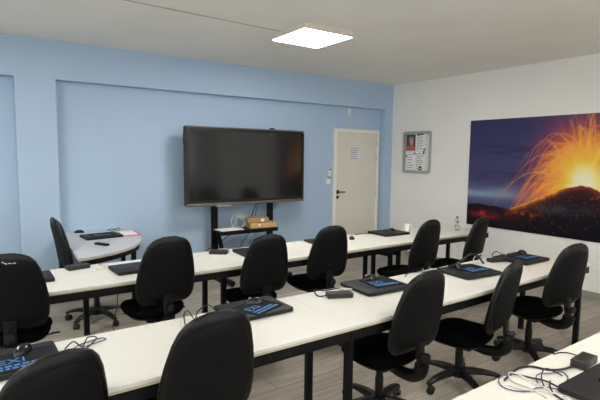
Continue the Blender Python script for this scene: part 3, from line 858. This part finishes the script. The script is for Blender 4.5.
bm = B(); lathe(bm, [(.02, 0), (.025, .005), (.025, .07), (.011, .095), (.010, .102)], n=24); obj('body', bm, M['bottle'], t, True)
bm = B(); lathe(bm, [(.0125, .102), (.0125, .117), (.003, .118)], n=18); obj('cap', bm, M['black_plastic'], t, True)

# ------------------------------------------------------------------ cables
def cable(label, pts, m='cable_black', r=.0032, group='cables lying on the desks'):
    P = smoothpts(pts, 7)
    if group == 'cables lying on the desks':
        for q in P: q.z = max(q.z, TZ+r+.0008)
    bm = B(); tube(bm, P, r, 6, 1)
    tag(obj('cable', bm, M[m], None, True), label, 'cable', group)
z = TZ+.004
cable('thick black cable curving from front desk adapter off the desk back edge', [(-3.832, -4.815, z+.010), (-3.91, -4.793, z+.004), (-3.959, -4.756, z), (-3.989, -4.70, z), (-4.055, -4.685, z+.004), (-4.134, -4.695, z), (-4.20, -4.71, z)], r=.0046)
cable('thin cable from front desk adapter towards the desk back edge', [(-3.73, -4.784, z+.012), (-3.70, -4.73, z), (-3.726, -4.70, z), (-3.774, -4.69, z)], r=.003)
cable('thin black cable from front laptop straight to the desk back edge', [(-4.085, -4.862, z+.006), (-4.077, -4.809, z+.006), (-4.094, -4.757, z+.003), (-4.103, -4.71, z), (-4.121, -4.69, z+.002)], r=.0036)
cable('white thin cable looping over the front desk', [(-4.154, -4.923, z), (-4.132, -4.849, z+.004), (-4.119, -4.771, z+.004), (-4.113, -4.71, z+.006), (-4.130, -4.69, z+.006), (-4.153, -4.70, z+.004), (-4.179, -4.74, z), (-4.175, -4.802, z), (-4.19, -4.88, z)], 'cable_white', .0032)
cable('purple thin cable looping across the front desk', [(-4.085, -4.87, z), (-4.142, -4.823, z+.003), (-4.204, -4.81, z), (-4.248, -4.771, z), (-4.25, -4.73, z), (-4.224, -4.70, z+.004), (-4.186, -4.69, z+.006), (-4.14, -4.70, z+.006)], 'cable_purple', .0026)
cable('black upright loop of cable tie on front desk', [(-4.115, -4.825, z), (-4.09, -4.80, z+.02), (-4.05, -4.785, z+.032), (-4.01, -4.78, z+.028), (-3.975, -4.79, z+.012), (-3.96, -4.82, z)], r=.003)
cable('purple cable passing under the cable tie on front desk', [(-4.115, -4.80, z), (-4.073, -4.77, z+.004), (-4.02, -4.758, z), (-3.981, -4.779, z), (-3.927, -4.80, z), (-3.95, -4.835, z), (-3.99, -4.852, z)], 'cable_purple', .0026)
cable('short black cable running from knot along front laptop left edge', [(-4.08, -4.83, z+.016), (-4.12, -4.85, z+.010), (-4.15, -4.89, z), (-4.17, -4.96, z)], r=.0034)
cable('short white cable crossing the knot on the front desk', [(-4.13, -4.93, z+.002), (-4.157, -4.851, z+.006), (-4.206, -4.799, z), (-4.224, -4.74, z)], 'cable_white', .0028)
cable('black cable crumpled behind the lower left chair', [(-5.60, -3.42, z), (-5.56, -3.40, z+.02), (-5.53, -3.44, z+.004), (-5.50, -3.41, z+.03), (-5.46, -3.40, z+.016), (-5.52, -3.47, z)])
cable('purple cable loop behind the lower left chair', [(-5.58, -3.45, z), (-5.53, -3.40, z), (-5.44, -3.37, z), (-5.42, -3.40, z), (-5.50, -3.43, z), (-5.57, -3.47, z)], 'cable_purple', .0026)
cable('black cable loops standing up behind bottom centre left chair', [(-5.03, -3.42, z), (-5.02, -3.38, z+.04), (-4.99, -3.36, z+.05), (-4.97, -3.40, z+.012), (-4.94, -3.38, z+.045), (-4.88, -3.37, z+.065), (-4.84, -3.40, z+.03), (-4.83, -3.46, z)])
cable('white cable loop behind the bottom centre left chair', [(-5.06, -3.44, z), (-5.04, -3.39, z+.02), (-5.00, -3.40, z+.03), (-4.97, -3.46, z), (-5.02, -3.49, z)], 'cable_white', .003)
cable('black cable from middle row adapter tangled by its laptop', [(-4.10, -3.44, z+.01), (-4.14, -3.40, z), (-4.12, -3.33, z+.02), (-4.04, -3.33, z+.004), (-4.00, -3.38, z+.02), (-3.93, -3.35, z+.006), (-3.87, -3.36, z+.004)], r=.0045)
cable('white plug lead between adapter and middle row laptop', [(-3.98, -3.41, z), (-3.94, -3.38, z+.012), (-3.90, -3.39, z+.008), (-3.865, -3.41, z+.006)], 'cable_white', .006)
cable('black cable along the back edge of the middle row', [(-3.30, -3.36, z), (-3.22, -3.32, z+.006), (-3.12, -3.34, z+.006), (-3.02, -3.36, z), (-2.94, -3.40, z)], r=.004)
cable('thick black cable arching up beside the right middle row laptop', [(-2.88, -3.42, LT+.01), (-2.74, -3.40, LT+.015), (-2.60, -3.37, LT+.04), (-2.47, -3.34, LT+.055), (-2.40, -3.36, LT+.03), (-2.44, -3.44, LT-.01)], r=.008)
cable('grey cable looping over the adapter at right middle row', [(-2.50, -3.38, z), (-2.40, -3.33, z+.04), (-2.28, -3.34, z+.06), (-2.16, -3.38, z+.045), (-2.06, -3.37, z+.05), (-2.02, -3.42, z+.004)], 'cable_white', .004)
cable('black cable looping over adapter at right middle row', [(-2.30, -3.44, z+.03), (-2.22, -3.38, z+.055), (-2.12, -3.36, z+.06), (-2.08, -3.42, z+.01)], r=.004)
cable('white cable knot beside laptop in front of teacher desk', [(-5.08, -1.98, z), (-5.10, -1.90, z+.02), (-5.06, -1.86, z+.004), (-5.13, -1.84, z+.02), (-5.10, -1.95, z+.006), (-5.16, -1.92, z)], 'cable_white', .004)
cable('white cable between mouse and laptop before display stand', [(-4.13, -1.84, z), (-4.16, -1.79, z+.02), (-4.08, -1.76, z+.01), (-4.02, -1.80, z+.02), (-3.98, -1.85, z)], 'cable_white', .004)
cable('white plug lead at laptop hidden behind chair by the door', [(-3.25, -1.80, z), (-3.18, -1.78, z+.01), (-3.14, -1.82, z+.006), (-3.12, -1.86, z)], 'cable_white', .005)
cable('black cable trailing left of the laptop near the paper cup', [(-2.36, -1.75, z), (-2.26, -1.76, z+.006), (-2.18, -1.79, z+.004), (-2.15, -1.82, z)], r=.004)
cable('white cable on far row beside the chair by the door', [(-2.62, -1.86, z), (-2.58, -1.80, z+.03), (-2.52, -1.82, z+.02), (-2.50, -1.90, z)], 'cable_white', .004)
# under the far row
fl_ = 'cables hanging under the far row'
cable('black cable loop hanging to floor under the far row, left', [(-4.97, -1.80, .66), (-4.99, -1.82, .4), (-4.98, -1.62, .16), (-4.90, -1.50, .006), (-4.78, -1.46, .006), (-4.72, -1.55, .006), (-4.82, -1.66, .006)], r=.004, group=fl_)
cable('second black cable loop drooping under the far row, left', [(-4.76, -1.82, .66), (-4.78, -1.83, .46), (-4.70, -1.82, .36), (-4.62, -1.82, .48), (-4.60, -1.82, .66)], r=.004, group=fl_)
cable('black cable slanting under far row in front of display stand', [(-4.90, -1.79, .68), (-4.84, -1.79, .50), (-4.74, -1.79, .40), (-4.6, -1.79, .44), (-4.52, -1.79, .66)], r=.004, group=fl_)
cable('white cable sagging under the far row by leg frame', [(-4.12, -1.80, .66), (-4.10, -1.82, .56), (-4.04, -1.83, .545), (-3.98, -1.83, .60), (-3.95, -1.82, .66)], 'cable_white', .006, fl_)
t = thing('power_strip', 'pale power strip fixed under the far row beside door chair', 'power strip', (-3.52, -1.79, .60), 0)
bm = B(); box(bm, (0, 0, 0), (.42, .055, .045), bev=.006); obj('body', bm, M['adapter'], t)
bm = B()
for i in range(5): cyl(bm, (-.15+.075*i, -.026, 0), (-.15+.075*i, -.030, 0), .018, n=14)
obj('sockets', bm, M['white_plastic'], t)
bm = B()
for sx in (-1, 1): box(bm, (sx*.17, .02, .055), (.02, .006, .12))
obj('brackets', bm, M['desk_metal'], t)

# ------------------------------------------------------------------ light, camera, view
w = bpy.data.worlds.new('World'); scn.world = w; w.use_nodes = True
w.node_tree.nodes['Background'].inputs['Color'].default_value = (.93, .97, 1, 1)
w.node_tree.nodes['Background'].inputs['Strength'].default_value = 2.65

cam = bpy.data.cameras.new('camera'); co = bpy.data.objects.new('camera', cam); COL.objects.link(co)
yaw, pit, rol = R(-35.0112), R(5.3609), R(.6487)
fw = Vector((-math.sin(yaw)*math.cos(pit), math.cos(yaw)*math.cos(pit), -math.sin(pit)))
rt = Vector((math.cos(yaw), math.sin(yaw), 0)); up = rt.cross(fw)
r2 = rt*math.cos(rol)+up*math.sin(rol); u2 = -rt*math.sin(rol)+up*math.cos(rol)
mw = Matrix((r2, u2, -fw)).transposed().to_4x4(); mw.translation = (-5.9088, -5.71, 1.6294)
co.matrix_world = mw
cam.sensor_width = 36; cam.lens = 468.298*36/600; cam.clip_start = .05
scn.camera = co
scn.view_settings.view_transform = 'Standard'; scn.view_settings.look = 'None'
scn.view_settings.gamma = 1; scn.view_settings.use_curve_mapping = False
scn.view_settings.exposure = 0.58
